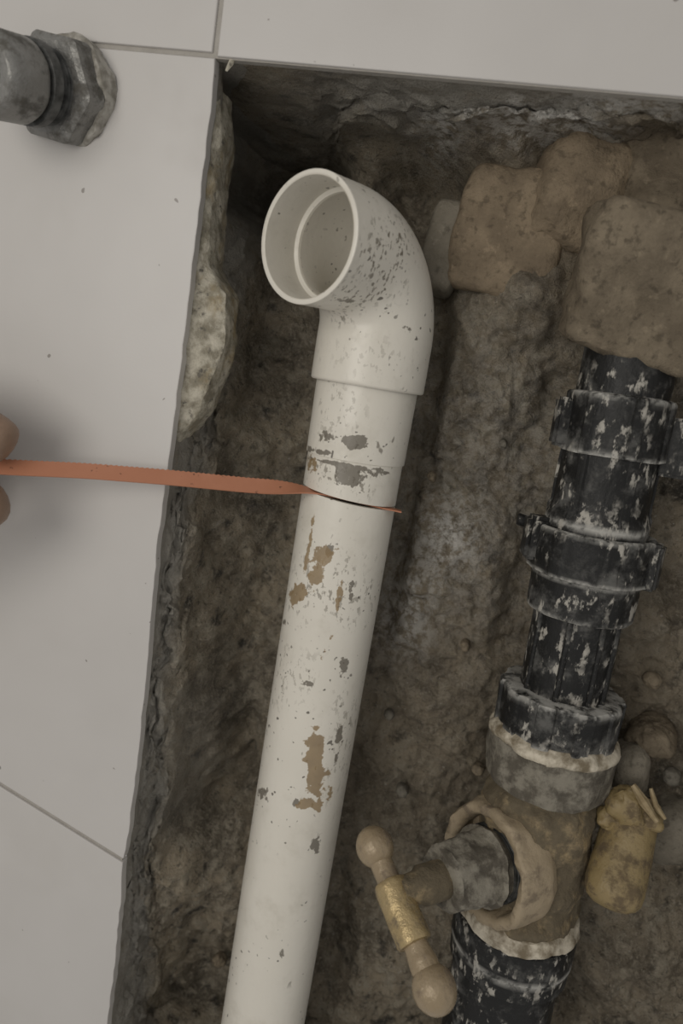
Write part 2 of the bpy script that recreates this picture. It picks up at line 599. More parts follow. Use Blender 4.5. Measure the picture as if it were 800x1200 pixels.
# ---- cream tile adhesive left hanging on the broken edge: a ragged lofted strip
Lp = [(250, 100), (246, 150), (238, 205), (232, 262), (222, 340), (213, 420), (204, 490), (197, 530)]
Rp = [(253, 100), (259, 150), (252, 205), (247, 262), (245, 312), (263, 345), (262, 400), (251, 440), (236, 480), (212, 512), (199, 530)]
def along(poly, n):
    q = np.array(poly, float)
    s = np.r_[0, np.cumsum(np.hypot(*np.diff(q, axis=0).T))]
    t = np.linspace(0, s[-1], n)
    return np.stack([np.interp(t, s, q[:, 0]), np.interp(t, s, q[:, 1])], 1)
nr = 150
ys = np.linspace(100, 530, nr)
Lx = np.interp(ys, [p[1] for p in Lp], [p[0] for p in Lp])
Rx = np.interp(ys, [p[1] for p in Rp], [p[0] for p in Rp])
V = []
nu, nb = 22, 20
for i in range(nr):
    for j in range(nu + nb):
        if j < nu:
            u = j / (nu - 1)
            px = Lx[i] - 2 + (Rx[i] - Lx[i] + 2) * u
            V.append(P(px, ys[i], .0045 + .006 * u))
        else:
            w = (j - nu + 1) / nb
            p = P(Rx[i], ys[i], .0105)
            V.append(p + np.array([.004 * math.sin(w * 3.1) - .010 * w, .042 * w, 0]))
V = np.array(V)
nz = np.stack([fbm(V, .012, 4, .6, seed=60 + k) for k in range(3)], 1)
col = np.tile(np.arange(nu + nb), nr)
amp = np.where(col < 2, .0004, .0028)[:, None]
V = V + nz * amp * np.array([.8, 1.0, .8])
ff = []
w_ = nu + nb
for i in range(nr - 1):
    for j in range(w_ - 1):
        ff.append((i * w_ + j, i * w_ + j + 1, (i + 1) * w_ + j + 1, (i + 1) * w_ + j))
ad = mesh_obj('adhesive_strip', V, ff, MT['cream'], wall, None, 60)
ad['label'] = 'cream tile adhesive clinging to the broken tile edge'

nib = tube('adhesive_nib', [P(274, 66, .003), P(270, 74, .002), P(265, 83, .003)], [.0012, .0013, .0006], MT['cream'], wall, 8, rough=.0004, rscale=.004)

# ================================================================== THE BROKEN-OUT RECESS
BASE = .090
def collar(n):
    return np.linspace(0, 1, n, endpoint=False)
nC = 46
step = .00125
zmid = np.arange(ZT - .004, ZB + .012, -step)
zrow = np.r_[np.full(nC, np.nan), zmid, np.full(nC, np.nan)]
rv = np.r_[collar(nC), np.ones(len(zmid)), collar(nC)[::-1]]
zrow[:nC] = ZT + .0004 - .0044 * collar(nC) ** 2
zrow[-nC:] = (ZB + .012 - .012 * collar(nC))[:]
ncol = int((XR - EDGE[:, 0].min()) / step)
fr = np.linspace(0, 1, ncol)
ru = np.r_[collar(nC), np.ones(ncol), collar(nC)[::-1]]
rows = []
for z, v in zip(zrow, rv):
    xl = float(xleft(z)) - .0008
    x = np.r_[xl + .012 * collar(nC) ** 2, xl + .012 + (XR - .012 - xl - .012) * fr, XR - .012 * collar(nC)[::-1] ** 2]
    r = np.minimum(ru, v)
    rows.append(np.stack([x, .0056 + (BASE - .0056) * r, np.full(len(x), z), r], 1))
A = np.concatenate(rows)
nx = len(ru)
Pb = A[:, :3].copy()
r = A[:, 3]
# photo position of each undisturbed point, to place the lumps and hollows
rel = Pb - CC
zz = rel @ CF
PX = 400 + FPX * (rel @ CX) / zz
PY = 600 - FPX * (rel @ CY) / zz
def blob(px, py, rx, ry, rot=0, sharp=2.0, wob=.25, seed=0):
    c, s = math.cos(math.radians(rot)), math.sin(math.radians(rot))
    dx, dy = PX - px, PY - py
    a, b = (c * dx + s * dy) / rx, (-s * dx + c * dy) / ry
    d = np.sqrt(a * a + b * b)
    if wob:
        d = d * (1 + wob * WOB[seed % 4])
    return np.exp(-(d ** sharp))
WOB = [fbm(Pb, .03, 4, .6, seed=100 + k) for k in range(4)]
dep = np.zeros(len(Pb))
# (px, py, rx, ry, rot, metres out of (+) or into (-) the wall, sharpness)
for b in [(300, 160, 75, 100, 10, -.110, 4), (320, 245, 60, 60, 0, -.06, 3), (490, 235, 60, 60, 0, -.055, 3),
          (400, 190, 90, 35, 0, -.030, 3),
          (520, 160, 120, 42, 4, .030, 4), (610, 150, 110, 40, 4, .020, 4), (390, 130, 60, 40, 0, .012, 3),
          (245, 1010, 75, 85, 10, .030, 3), (225, 850, 52, 105, 12, .020, 3.5), (215, 660, 40, 90, 8, .010, 3),
          (150, 1050, 14, 40, 0, -.014, 3), (272, 880, 26, 60, 10, -.018, 3), (200, 610, 18, 70, 8, -.012, 3),
          (440, 1150, 90, 70, 0, .006, 3), (390, 1090, 25, 60, 0, -.018, 3), (560, 470, 60, 90, 0, .012, 3),
          (540, 640, 70, 60, 0, .014, 3), (480, 720, 45, 60, 0, .010, 3), (520, 830, 70, 80, 0, .008, 3),
          (610, 700, 25, 110, 8, -.014, 3), (760, 700, 60, 120, 0, .004, 3), (690, 270, 160, 130, 0, .026, 5), (590, 370, 70, 50, 0, .012, 3), (760, 1120, 80, 80, 0, .014, 3),
          (505, 440, 18, 120, 8, -.014, 3), (470, 620, 14, 120, 8, -.012, 3), (660, 1170, 30, 60, 0, -.012, 3),
          (280, 470, 55, 120, 5, .016, 3), (262, 660, 60, 130, 8, .024, 3), (225, 760, 40, 120, 8, .010, 3), (205, 860, 62, 340, 7, .036, 5), (590, 880, 30, 40, 0, -.012, 3)]:
    dep += b[5] * blob(b[0], b[1], b[2], b[3], b[4], b[6], .3, int(b[0]))
nl = fbm(Pb, .055, 3, .55, seed=1) * .011 + fbm(Pb, .020, 3, .6, seed=5) * .0052 + np.abs(fbm(Pb, .009, 3, .6, seed=9)) * -.004
nl = nl + np.minimum(0, fbm(Pb, .030, 3, .6, seed=15)) * .010 + vnoise(Pb, .0032, 44) * .0011 + np.maximum(0, vnoise(Pb, .0055, 48) - .35) * .003
k = np.clip(r * 5.0, 0, 1)
Pn = Pb.copy()
Pn[:, 1] -= dep * r + nl * k
lat = 1 - np.clip((r - .75) * 4, 0, 1)
for ax, sd in ((0, 21), (2, 27)):
    n_ = fbm(Pb, .022, 4, .6, seed=sd) * .007 + fbm(Pb, .007, 2, .6, seed=sd + 3) * .0015
    Pn[:, ax] += n_ * k * (.25 + .75 * lat)
und = np.exp(-((PY - 150) / 80) ** 4) * sstep(345, 285, PX) * sstep(.04, .35, r)
Pn[:, 0] -= .045 * und
Pn[:, 1] += .03 * und * r
# keep the rubble behind the plane of the tiles
Pn[:, 1] = np.maximum(Pn[:, 1], .0054)
ff = []
nyr = len(rv)
idx = np.arange(nyr * nx).reshape(nyr, nx)
ff = np.stack([idx[:-1, :-1], idx[:-1, 1:], idx[1:, 1:], idx[1:, :-1]], -1).reshape(-1, 4).tolist()
mort = np.clip(sstep(.85, .40, A[:, 3]) * (ru[None, :] < 1).repeat(nyr, 0).ravel() * 1.2
               + blob(500, 115, 170, 50, 4, 4) + blob(640, 130, 90, 40, 4, 4) + .5 * blob(225, 850, 45, 90, 12, 4), 0, 1)
lime = np.clip(1.2 * blob(600, 158, 105, 34, 4, 4, .5) + .7 * blob(525, 175, 25, 20) + .8 * blob(525, 625, 35, 40) + .8 * blob(480, 710, 30, 50)
               + .25 * blob(560, 560, 160, 200) + .9 * blob(725, 122, 95, 16, 5, 4, .5), 0, 1)
earth = np.clip(blob(700, 260, 190, 160, 0, 4) + .6 * blob(560, 800, 160, 260, 0, 3) + .5 * blob(740, 800, 80, 300), 0, 1)
rec = mesh_obj('wall_recess', Pn, ff, MT['soil'], None, None, 180, dict(mortar=mort, lime=lime, earth=earth), fix=False)
rec['kind'] = 'structure'
rec['label'] = 'broken-out recess of dark soil, mortar and rubble behind the tiles'
# make sure it faces the room
if rec.data.polygons[len(rec.data.polygons) // 2].normal.y > 0:
    rec.data.flip_normals()

def stone(name, px, py, w, h, t, d, mat, rot=0, n=4, rough=.06, seed=0, tilt=(0, 0), rscale=.5):
    """stone whose front face is centred on the photo point at depth d; w,h in photo pixels, t in metres"""
    f = P(px, py, d)
    m = mpp(f)
    c = f + np.array([0, t / 2, 0])
    return rock(name, c, (w * m, t, h * m), mat, rec, (tilt[0], rot, tilt[1]), n, rough, seed, rscale=rscale)
stone('brick', 600, 268, 132, 152, .055, .056, MT['brick'], 5, 9, .045, 1, (4, -3), .28)
stone('stone', 519, 285, 50, 108, .05, .062, MT['slab'], 7, 6, .03, 2)
stone('stone', 690, 222, 116, 146, .05, .052, MT['brick'], 10, 3.6, .10, 3, (0, 4), .3)
stone('stone', 772, 334, 190, 172, .06, .017, MT['stone'], 7, 9, .06, 4, (8, 4), .2)
stone('stone', 785, 190, 125, 150, .06, .046, MT['stone'], 0, 3.6, .11, 5, (0, 0), .3)
stone('stone', 742, 912, 46, 62, .03, .060, MT['slab'], -10, 2.8, .08, 8)
stone('stone', 768, 870, 44, 40, .03, .070, MT['stone'], 0, 2.6, .22, 9)
stone('stone', 785, 985, 60, 80, .03, .070, MT['slab'], 0, 2.6, .12, 12)
for i, (px, py, s) in enumerate([(700, 905, 18), (722, 880, 16), (790, 915, 22), (765, 800, 20), (745, 985, 14), (560, 905, 16),
                                 (470, 930, 14), (545, 760, 13), (455, 840, 12), (240, 760, 14), (215, 930, 15), (255, 1130, 18),
                                 (200, 1100, 14), (580, 330, 16), (555, 345, 14), (640, 345, 18), (590, 520, 12), (505, 560, 12)]):
    stone('pebble', px, py, s, s * .85, .010, .074 if px > 430 else .07, MT['stone' if i % 2 else 'mortar'], i * 37 % 90, 2.4, .12, 30 + i)

# ================================================================== WHITE DRAIN PIPE
def stains(blots, flecks=()):
    def fn(Wp, Nn):
        rel = Wp - CC
        z = rel @ CF
        px = 400 + FPX * (rel @ CX) / z
        py = 600 - FPX * (rel @ CY) / z
        facing = sstep(-.05, .25, -(Nn * rel / np.linalg.norm(rel, axis=1)[:, None]).sum(1))
        w = fbm(Wp, .008, 3, .6, seed=77)
        out = dict(brown=np.zeros(len(Wp)), grey=np.zeros(len(Wp)), fleck=np.zeros(len(Wp)))
        for kind, x, y, rx, ry, rot, s in blots:
            c, sn = math.cos(math.radians(rot)), math.sin(math.radians(rot))
            dx, dy = px - x, py - y
            d = np.sqrt(((c * dx + sn * dy) / rx) ** 2 + ((-sn * dx + c * dy) / ry) ** 2) * (1 + .8 * w)
            out[kind] = np.maximum(out[kind], s * sstep(1.35, .35, d) * facing)
        return {a: np.clip(b, 0, 1) for a, b in out.items()}
    return fn

blots = [('brown', 368, 900, 13, 42, 6, 1), ('brown', 357, 942, 15, 10, 0, 1), ('grey', 346, 940, 7, 7, 0, 1), ('grey', 308, 930, 9, 9, 0, .8),
         ('grey', 369, 992, 7, 9, 0, .9), ('grey', 397, 862, 5, 15, 8, .8), ('grey', 394, 888, 4, 9, 8, .8), ('brown', 383, 925, 8, 10, 20, .6),
         ('grey', 418, 518, 17, 10, 0, 1), ('grey', 408, 558, 22, 15, -10, .8), ('grey', 440, 552, 26, 6, 8, .7), ('brown', 366, 546, 10, 14, 0, .7),
         ('grey', 402, 545, 48, 5, 10, .9), ('grey', 378, 530, 20, 5, 12, .8), ('grey', 385, 512, 10, 8, 0, .6),
         ('brown', 362, 640, 3, 55, 9, .8), ('brown', 380, 650, 15, 16, 0, .9), ('grey', 386, 645, 7, 9, 0, .9), ('brown', 370, 676, 11, 18, 35, .9),
         ('brown', 350, 696, 12, 9, 0, .8), ('brown', 397, 700, 5, 26, 10, .8), ('grey', 412, 690, 4, 22, 8, .7), ('grey', 403, 780, 7, 22, 8, .8),
         ('brown', 384, 755, 3, 34, 25, .4), ('grey', 360, 800, 7, 4, 0, .8), ('grey', 333, 730, 5, 6, 0, .6), ('grey', 330, 1117, 4, 8, 0, .7),
         ('fleck', 400, 560, 50, 22, 10, .8), ('fleck', 385, 690, 60, 40, 0, .7), ('fleck', 395, 480, 30, 40, 0, .4), ('fleck', 330, 790, 50, 40, 0, .4),
         ('fleck', 405, 860, 22, 60, 8, .5), ('grey', 410, 447, 60, 3, 10, .5)]
eblots = [('fleck', 452, 300, 36, 52, 20, 1), ('fleck', 425, 345, 40, 22, -20, .9), ('fleck', 470, 255, 14, 26, -20, .5), ('grey', 405, 352, 16, 3, 10, .7),
          ('fleck', 440, 420, 60, 25, 8, .3), ('grey', 478, 386, 12, 4, 30, .5)]

PT = P(430, 452, .034)                        # where the pipe enters the elbow
PBt = P(301, 1240, .028)                      # well below the picture's lower edge
PBt = PBt + (PBt - PT) * .17             # down into the rubble below
ax = PT - PBt
plen = float(np.linalg.norm(ax))
ax = ax / plen
drain = thing('drain_pipe', tuple(PBt), 'white plastic drain pipe with an open elbow on top, spattered with dirt', 'pipe')
K = float((Pplane(411, 580, PT, np.array([0, 1, 0])) - PBt) @ ax)    # saw kerf
J = float((Pplane(414, 536, PT, np.array([0, 1, 0])) - PBt) @ ax)    # joint of the sleeve
RP = .0250
KT = math.tan(math.radians(4.5))
mainpipe = revolve('pipe', [(0, RP - .0025), (0, RP), (K - .0008, RP), (K - .0007, RP - .0024), (K + .0007, RP - .0024), (K + .0008, RP), (J + .012, RP),
                 (J + .012, RP - .0025)], PBt, ax, MT['pvc'], drain, 144, attrfn=stains(blots), cap=False, dense=.0011, smooth=40)
_M = WM[mainpipe.name]
# the saw has gone right through the wall at the front: open the groove floor there
_f = _M.to_3x3().transposed() @ Vector(-CF)
bm = bmesh.new()
bm.from_mesh(mainpipe.data)
cut = []
for f_ in bm.faces:
    c_ = f_.calc_center_median()
    if abs(c_.z - K) < .00065 and math.hypot(c_.x, c_.y) < RP - .0018 and Vector((c_.x, c_.y, 0)).normalized().dot(_f) > -.25:
        cut.append(f_)
bmesh.ops.delete(bm, geom=cut, context='FACES')
bm.to_mesh(mainpipe.data)
bm.free()
_cx = (_M.to_3x3().transposed() @ Vector(CX))
_co = np.empty(len(mainpipe.data.vertices) * 3)
mainpipe.data.vertices.foreach_get('co', _co)
_co = _co.reshape(-1, 3)
_co[:, 2] -= KT * (_co[:, :2] @ np.array(_cx[:2])) * np.exp(-((_co[:, 2] - K) / .012) ** 2)     # the saw cut runs slightly askew
mainpipe.data.vertices.foreach_set('co', _co.ravel())
mainpipe.data.update()
revolve('sleeve', [(J, RP - .0004), (J + .0004, RP + .0009), (plen - .004, RP + .0012), (plen + .01, RP + .0012)], PBt, ax, MT['pvc'], drain, 144,
        attrfn=stains(blots), cap=False, dense=.0011, smooth=40)

# elbow: lower socket, bend and upper socket swept as one body, with the bore inside
AL = math.radians(28)
OUT = np.array([-math.sin(AL), -math.cos(AL), -.03])
OUT = OUT / np.linalg.norm(OUT)
zc = float(P(361, 279, 0)[2])
corner_t = .0
MC_L = .0595
# height of the outlet axis from the mouth centre
best = None
for zt in np.arange(.08, .16, .0005):
    c_ = PT + ax * ((zt + Z0 - PT[2]) / ax[2])
    m_ = c_ + OUT * MC_L
    e_ = abs(proj(m_)[1] - 279)
    if best is None or e_ < best[0]:
        best = (e_, c_, m_)
CORN, MOUTH = best[1], best[2]
RB = .0375                                   # bend radius of the axis
def elbow_path(n=26):
    a = CORN - ax * RB
    b = CORN + OUT * RB
    pts = []
    for i in range(n + 1):
        t = i / n
        # circular-ish arc through the corner
        th = t * math.pi / 2
        cen = a + OUT * RB
        pts.append(cen - OUT * RB * math.cos(th) + ax * RB * math.sin(th))
    return pts
arc = elbow_path()
lowL = float((arc[0] - PT) @ ax)
RS = .0293
RM = .0285
pts, rad = [], []
for t, r_ in ((-.0005, RS - .0012), (0, RS - .0003), (.0006, RS), (lowL * .5, RS)):
    pts.append(PT + ax * t)
    rad.append(r_)
for i, q in enumerate(arc):
    pts.append(q)
    f = i / (len(arc) - 1)
    rad.append(RS - .0006 * math.sin(math.pi * f) + (RM - RS) * f)
nseg = 10
endL = float((MOUTH - arc[-1]) @ OUT)
for i in range(1, nseg + 1):
    pts.append(arc[-1] + OUT * endL * i / nseg)
    rad.append(RM)
def densify(pts, rad, step):
    P2, R2 = [], []
    for a, b, ra, rb in zip(pts[:-1], pts[1:], rad[:-1], rad[1:]):
        n = max(1, int(np.linalg.norm(b - a) / step))
        for i in range(n):
            P2.append(a + (b - a) * i / n)
            R2.append(ra + (rb - ra) * i / n)
    return P2 + [pts[-1]], R2 + [rad[-1]]
pts, rad = densify(pts, rad, .0012)
elb = tube('elbow', pts, rad, MT['pvc'], drain, 144, smooth=40, cap=False, attrfn=stains(eblots))
# mouth rim, socket bore, shoulder, then the narrower bore round the bend
ip, ir = [], []
wall_t = .0024
for t, r_ in ((0, RM), (.0006, RM - .0004), (.0008, RM - .001), (.0006, RM - wall_t + .0004), (-.0006, RM - wall_t), (-.026, RM - wall_t - .0003),
              (-.0262, RM - wall_t - .0035), (-.027, RM - wall_t - .0040)):
    ip.append(MOUTH + OUT * t)
    ir.append(r_)
# rings that double back need an explicit lathe rather than a sweep
revolve('mouth_rim', [(-.0004, RM + .0001), (.0004, RM), (.0007, RM - .0007), (.0007, RM - wall_t + .0006), (.0002, RM - wall_t)], MOUTH, OUT, MT['pvc'], elb, 128, cap=False)
revolve('socket_bore', [(.0004, RM - wall_t), (-.0188, RM - wall_t - .0003), (-.0195, RM - wall_t - .0014), (-.0197, RM - wall_t - .0022), (-.0220, RM - wall_t - .0028)],
        MOUTH, OUT, MT['pvc'], elb, 128, cap=False, dense=.002)
bp = [MOUTH - OUT * .0205] + [a for a in arc[::-1]] + [PT + ax * .004, PT - ax * .05]
bp, br_ = densify(bp, [RM - wall_t - .0028] * len(bp), .002)
tube('inner_bore', bp, br_, MT['pvc'], elb, 96, cap=False)

# ================================================================== SAW BLADE
kpl = PBt + ax * K
kn = ax + KT * CX
kn = kn / np.linalg.norm(kn)
def bladept(px, py, d):
    return P(px, py, d)
cl = [(-95, 541.5, -.046), (0, 547.5, -.036), (100, 552, -.023), (200, 560, -.0105), (300, 570, .0035), (355, 576.5, .0115)]
# the far end runs straight inside the kerf
pA = Pplane(355, 577, kpl, kn)
ents = []
for i, (x, y, d) in enumerate(cl[:-1]):
    ents.append(P(x, y, d))
ents.append(P(355, 576.5, .0135))
kd = Vector((1, .22, 0))
kd = np.array((kd - Vector(kn) * kd.dot(Vector(kn))).normalized())
pin = ents[-1] - kn * float((ents[-1] - kpl) @ kn)
ents[-1] = pin
for q in (.012, .028, .044, .051):
    ents.append(pin + kd * q)
cv = np.array(ents)
sarr = np.r_[0, np.cumsum(np.linalg.norm(np.diff(cv, axis=0), axis=1))]
nb_ = 190
ss = np.linspace(0, sarr[-1], nb_)
C3 = np.stack([np.interp(ss, sarr, cv[:, k]) for k in range(3)], 1)
for _ in range(60):
    C3[1:-1] = (C3[:-2] + 2 * C3[1:-1] + C3[2:]) / 4
sk = sarr[5]
V, F = [], []
HW = .0040
inplane = np.cross(kn, kd)          # across the pipe, in the kerf plane
inplane = inplane / np.linalg.norm(inplane)
if inplane[1] < 0:
    inplane = -inplane
for i in range(nb_):
    t = C3[min(i + 1, nb_ - 1)] - C3[max(i - 1, 0)]
    t = t / np.linalg.norm(t)
    f = float(sstep(sk - .022, sk + .012, ss[i]))
    ang = math.radians(52) * (1 - f)
    up = kn - t * (kn @ t)
    up = up / np.linalg.norm(up)
    bk = np.cross(up, t)
    if bk[1] < 0:
        bk = -bk
    w = bk * math.cos(ang) + up * math.sin(ang)
    nrm = np.cross(t, w)
    hw = HW * (1 - .35 * float(sstep(sarr[-1] - .012, sarr[-1], ss[i])))
    tooth = .0005 if i % 2 else 0.0
    for a, b in ((hw + tooth, .00035), (-hw, .00035), (-hw, -.00035), (hw + tooth, -.00035)):
        V.append(C3[i] + w * a + nrm * b)
for i in range(nb_ - 1):
    for j in range(4):
        k2 = (j + 1) % 4
        F.append((i * 4 + j, i * 4 + k2, (i + 1) * 4 + k2, (i + 1) * 4 + j))
F += [(0, 1, 2, 3), tuple((nb_ - 1) * 4 + j for j in range(4))]
b0 = C3[0].copy()
blade = mesh_obj('saw_blade', np.array(V) - b0, F, MT['blade'], None, Matrix.Translation(Vector(b0)), 30)
tag(blade, 'thin orange saw blade cutting into the white drain pipe', 'saw blade')

# ================================================================== HAND PINCHING THE BLADE
bt = C3[20] - C3[0]
bt = bt / np.linalg.norm(bt)
fi = P(13, 513, -.040)
th = P(-16, 590, -.040)
def off(p, dx, dy, dz):
    return Vector(p) + Vector((dx, dy, dz))
up_ = Vector(CY)
rt = Vector(CX)
fw = Vector(CF)
def hp(x, y, z):
    """hand space in metres from the index fingertip: right, up, away from the lens"""
    return Vector(fi) + rt * x + up_ * y + fw * z
H = {
    'elbow_end': (hp(-.36, -.16, .02), .040), 'forearm': (hp(-.27, -.115, .015), .036), 'wrist': (hp(-.185, -.072, .008), .026),
    'palm0': (hp(-.140, -.045, .006), .027), 'palm1': (hp(-.098, -.018, .006), .029),
    'i0': (hp(-.078, .012, -.004), .0135), 'i1': (hp(-.042, .020, -.010), .0125), 'i2': (hp(-.020, .008, -.004), .0125), 'i3': (hp(.001, -.0065, 0), .0130),
    'm0': (hp(-.076, .008, .016), .0135), 'm1': (hp(-.040, .012, .016), .0132), 'm2': (hp(-.022, -.008, .014), .012), 'm3': (hp(-.032, -.022, .010), .011),
    'r0': (hp(-.078, .000, .034), .0130), 'r1': (hp(-.046, .002, .036), .0125), 'r2': (hp(-.034, -.018, .032), .0115), 'r3': (hp(-.046, -.032, .026), .0105),
    'p0': (hp(-.084, -.010, .048), .0120), 'p1': (hp(-.058, -.010, .051), .0092), 'p2': (hp(-.050, -.026, .046), .0083), 'p3': (hp(-.060, -.037, .040), .0076),
    't0': (hp(-.100, -.058, -.014), .017), 't1': (hp(-.066, -.050, -.016), .0130), 't2': (hp(-.032, -.040, -.008), .0130), 't3': (hp(.000, -.0265, -.001), .0130),
}
keys = list(H)
ed = [('wrist', 'forearm'), ('forearm', 'elbow_end'), ('wrist', 'palm0'), ('palm0', 'palm1')]
for f_ in 'imrp':
    ed += [('palm1', f_ + '0'), (f_ + '0', f_ + '1'), (f_ + '1', f_ + '2'), (f_ + '2', f_ + '3')]
ed += [('palm0', 't0'), ('t0', 't1'), ('t1', 't2'), ('t2', 't3')]
wp = H['wrist'][0]
me = bpy.data.meshes.new('person')
me.from_pydata([H[k_][0] - wp for k_ in keys], [(keys.index(a), keys.index(b)) for a, b in ed], [])
hand = link(bpy.data.objects.new('person', me), None, Matrix.Translation(wp))
sk_ = hand.modifiers.new('skin', 'SKIN')
sk_.branch_smoothing = .6
for i, k_ in enumerate(keys):
    sv = me.skin_vertices[0].data[i]
    sv.radius = (H[k_][1],) * 2
    sv.use_root = k_ == 'palm1'
hand.modifiers.new('sub', 'SUBSURF').levels = 2
hand.modifiers['sub'].render_levels = 2
dg = bpy.context.evaluated_depsgraph_get()
em = bpy.data.meshes.new_from_object(hand.evaluated_get(dg))
hand.modifiers.clear()
hand.data = em
em.materials.clear()
em.materials.append(MT['skin'])
em.polygons.foreach_set('use_smooth', [True] * len(em.polygons))
tag(hand, 'bare hand at the left edge pinching the orange saw blade', 'person')
tn = rock('fingernail', H['t3'][0] - fw * .0085 - rt * .008 - up_ * .004, (.013, .003, .011), MT['nail'], hand, (0, 0, 10), 3, .01, 3, 6)
tn = rock('fingernail', H['i3'][0] + up_ * .008 - fw * .005 - rt * .009, (.012, .003, .010), MT['nail'], hand, (-40, 0, 10), 3, .01, 4, 6)

# ================================================================== TAP STUB ON THE TILES
T0 = P(82, 108, 0)
T1 = P(-26, 82, -.048)
ta = T1 - T0
tl = float(np.linalg.norm(ta))
ta = ta / tl
tap = thing('tap_connector', tuple(T0), 'dull chrome pipe stub with hex nut screwed into the tiles', 'pipe fitting')
revolve('sealing_ring', [(-.006, .0238), (.0012, .0246), (.0030, .0238), (.0040, .019)], T0, ta, MT['putty'], tap, 60, rough=.0018, rscale=.008)
revolve('hex_nut', [(.002, .0215, 6), (.0028, .0252, 6), (.0120, .0252, 6), (.0135, .0225, 6), (.0139, .012)], T0, ta, MT['chrome'], tap, 96, smooth=25, rough=.0003, rscale=.02)
prof = []
for i in range(9):
    prof += [(.013 + i * .0017, .0150), (.0138 + i * .0017, .0163)]
revolve('thread', prof, T0, ta, MT['chromedark'], tap, 48, smooth=20)
revolve('washer', [(.0205, .014), (.0207, .0180), (.0255, .0180), (.0262, .0165), (.0264, .012)], T0, ta, MT['chromedark'], tap, 64)
rot = lambda n_: (lambda th_: 1 - .05 * (np.cos(th_ * n_) > .55))
revolve('union_body', [(.0255, .0125), (.0270, .0165), (.0295, .0178), (.0440, .0178), (.0468, .0165), (.0480, .0150), (.0480, .0105), (.0400, .0100), (.0400, .002)],
        T0, ta, MT['chrome'], tap, 96, rough=.0006, rscale=.012)
revolve('bore_thread', [(.0470, .0098), (.0420, .0098), (.0420, .004)], T0, ta, MT['chromedark'], tap, 48)

# ================================================================== BLACK PIPE AND COMPRESSION COUPLING
DB_ = .046
B0 = P(734, 440, DB_)
B1 = P(650, 850, DB_)
bx, by = float((B0[0] + B1[0]) / 2), DB_
bax = B0 - B1
bax = bax / np.linalg.norm(bax)
def zf(px, py, R_):
    """distance along the fitting axis (from B1) of a front-edge point seen at px,py on radius R_"""
    n_ = np.array([0, 1, 0])
    q = Pplane(px, py, B1 - n_ * R_, n_)
    return float((q - B1) @ bax)
edge_at = lambda ts, wdt=.0022: (lambda Wp, Nn: dict(edge=np.clip(sum(np.exp(-(((Wp - B1) @ bax - t_) / wdt) ** 2) for t_ in ts), 0, 1)))
coup = thing('compression_coupling', tuple(B1), 'black plastic compression coupling with ribbed nuts smeared with white plaster', 'pipe fitting')
r_st, r_un, r_bd, r_ln = .0224, .0250, .0236, .0306
tU0, tU1 = zf(712, 460, r_un), zf(708, 537, r_un)
tL0, tLs, tL1 = zf(700, 632, r_ln), zf(690, 688, r_ln), zf(688, 738, r_ln)
tH0, tH1 = zf(655, 833, .032), zf(655, 884, .032)
def ribs(n_, amp, width=.35, ph=0.0):
    def fn(th_):
        a = np.cos(th_ * n_ + ph)
        return 1 + amp * sstep(1 - width * 2, 1 - width, a)
    return fn
topz = zf(735, 400, r_st)
revolve('upper_pipe', [(tU0 - .01, r_st), (topz - .002, r_st), (topz, r_st - .002)], B1, bax, MT['black'], coup, 64, rough=.0004, dense=.003)
revolve('upper_nut', [(tU1, r_un - .004), (tU1 + .0003, r_un, ribs(8, .0)), (tU1 + .001, r_un, ribs(7, .05, .2)), (tU0 - .0015, r_un, ribs(7, .05, .2)), (tU0 - .0005, r_un - .0005, ribs(7, .03, .2)),
                      (tU0, r_un - .002), (tU0 + .0002, r_st - .001)], B1, bax, MT['black'], coup, 192, smooth=30, rough=.0004, attrfn=edge_at([tU0, tU1]), dense=.002)
revolve('coupling_body', [(tL0 - .012, r_bd + .003), (tL0 + .006, r_bd + .002), (tL0 + .012, r_bd, ribs(6, .05, .12, .9)), (tU1 + .002, r_bd - .0004, ribs(6, .05, .12, .9)), (tU1 + .004, r_bd - .002)],
        B1, bax, MT['black'], coup, 192, smooth=30, rough=.0004, dense=.003, attrfn=edge_at([tL0 + .003], .0016))
revolve('lower_nut', [(tL1 - .0004, r_ln - .008), (tL1, r_ln - .0045), (tL1 + .001, r_ln - .0035), (tLs - .0008, r_ln - .003), (tLs - .0002, r_ln - .001),
                      (tLs + .0004, r_ln - .0003, ribs(7, .022, .2)), (tL0 - .0012, r_ln, ribs(7, .022, .2)), (tL0 - .0003, r_ln - .0008, ribs(7, .012, .2)), (tL0, r_ln - .002), (tL0 - .002, r_bd + .001)],
        B1, bax, MT['black'], coup, 216, smooth=30, rough=.0004, dense=.002, attrfn=edge_at([tL0, tLs, tL1], .0013))
def lug(name, t_, ang, r_, size, mat=MT['black'], seed=1):
    """small block on the rim of a nut; ang measured from +x towards the room"""
    d_ = np.array([math.cos(math.radians(ang)), -math.sin(math.radians(ang)), 0])
    c_ = B1 + bax * t_ + d_ * r_
    bm_ = bmesh.new()
    bmesh.ops.create_cube(bm_, size=1)
    for v_ in bm_.verts:
        v_.co = Vector((v_.co.x * size[0], v_.co.y * size[1], v_.co.z * size[2]))
    bmesh.ops.bevel(bm_, geom=bm_.edges[:], offset=min(size) * .16, segments=2, affect='EDGES')
    me_ = bpy.data.meshes.new(name)
    bm_.to_mesh(me_)
    bm_.free()
    me_.materials.append(mat)
    M_ = frame(c_, bax, tuple(d_))
    return link(bpy.data.objects.new(name, me_), coup, M_)
lug('lug', (tU0 + tU1) / 2 - .002, 172, r_un + .001, (.010, .010, (tU0 - tU1) * .8))
lug('lug', (tU0 + tU1) / 2 - .006, 8, r_un + .007, (.010, .020, (tU0 - tU1) * .95))
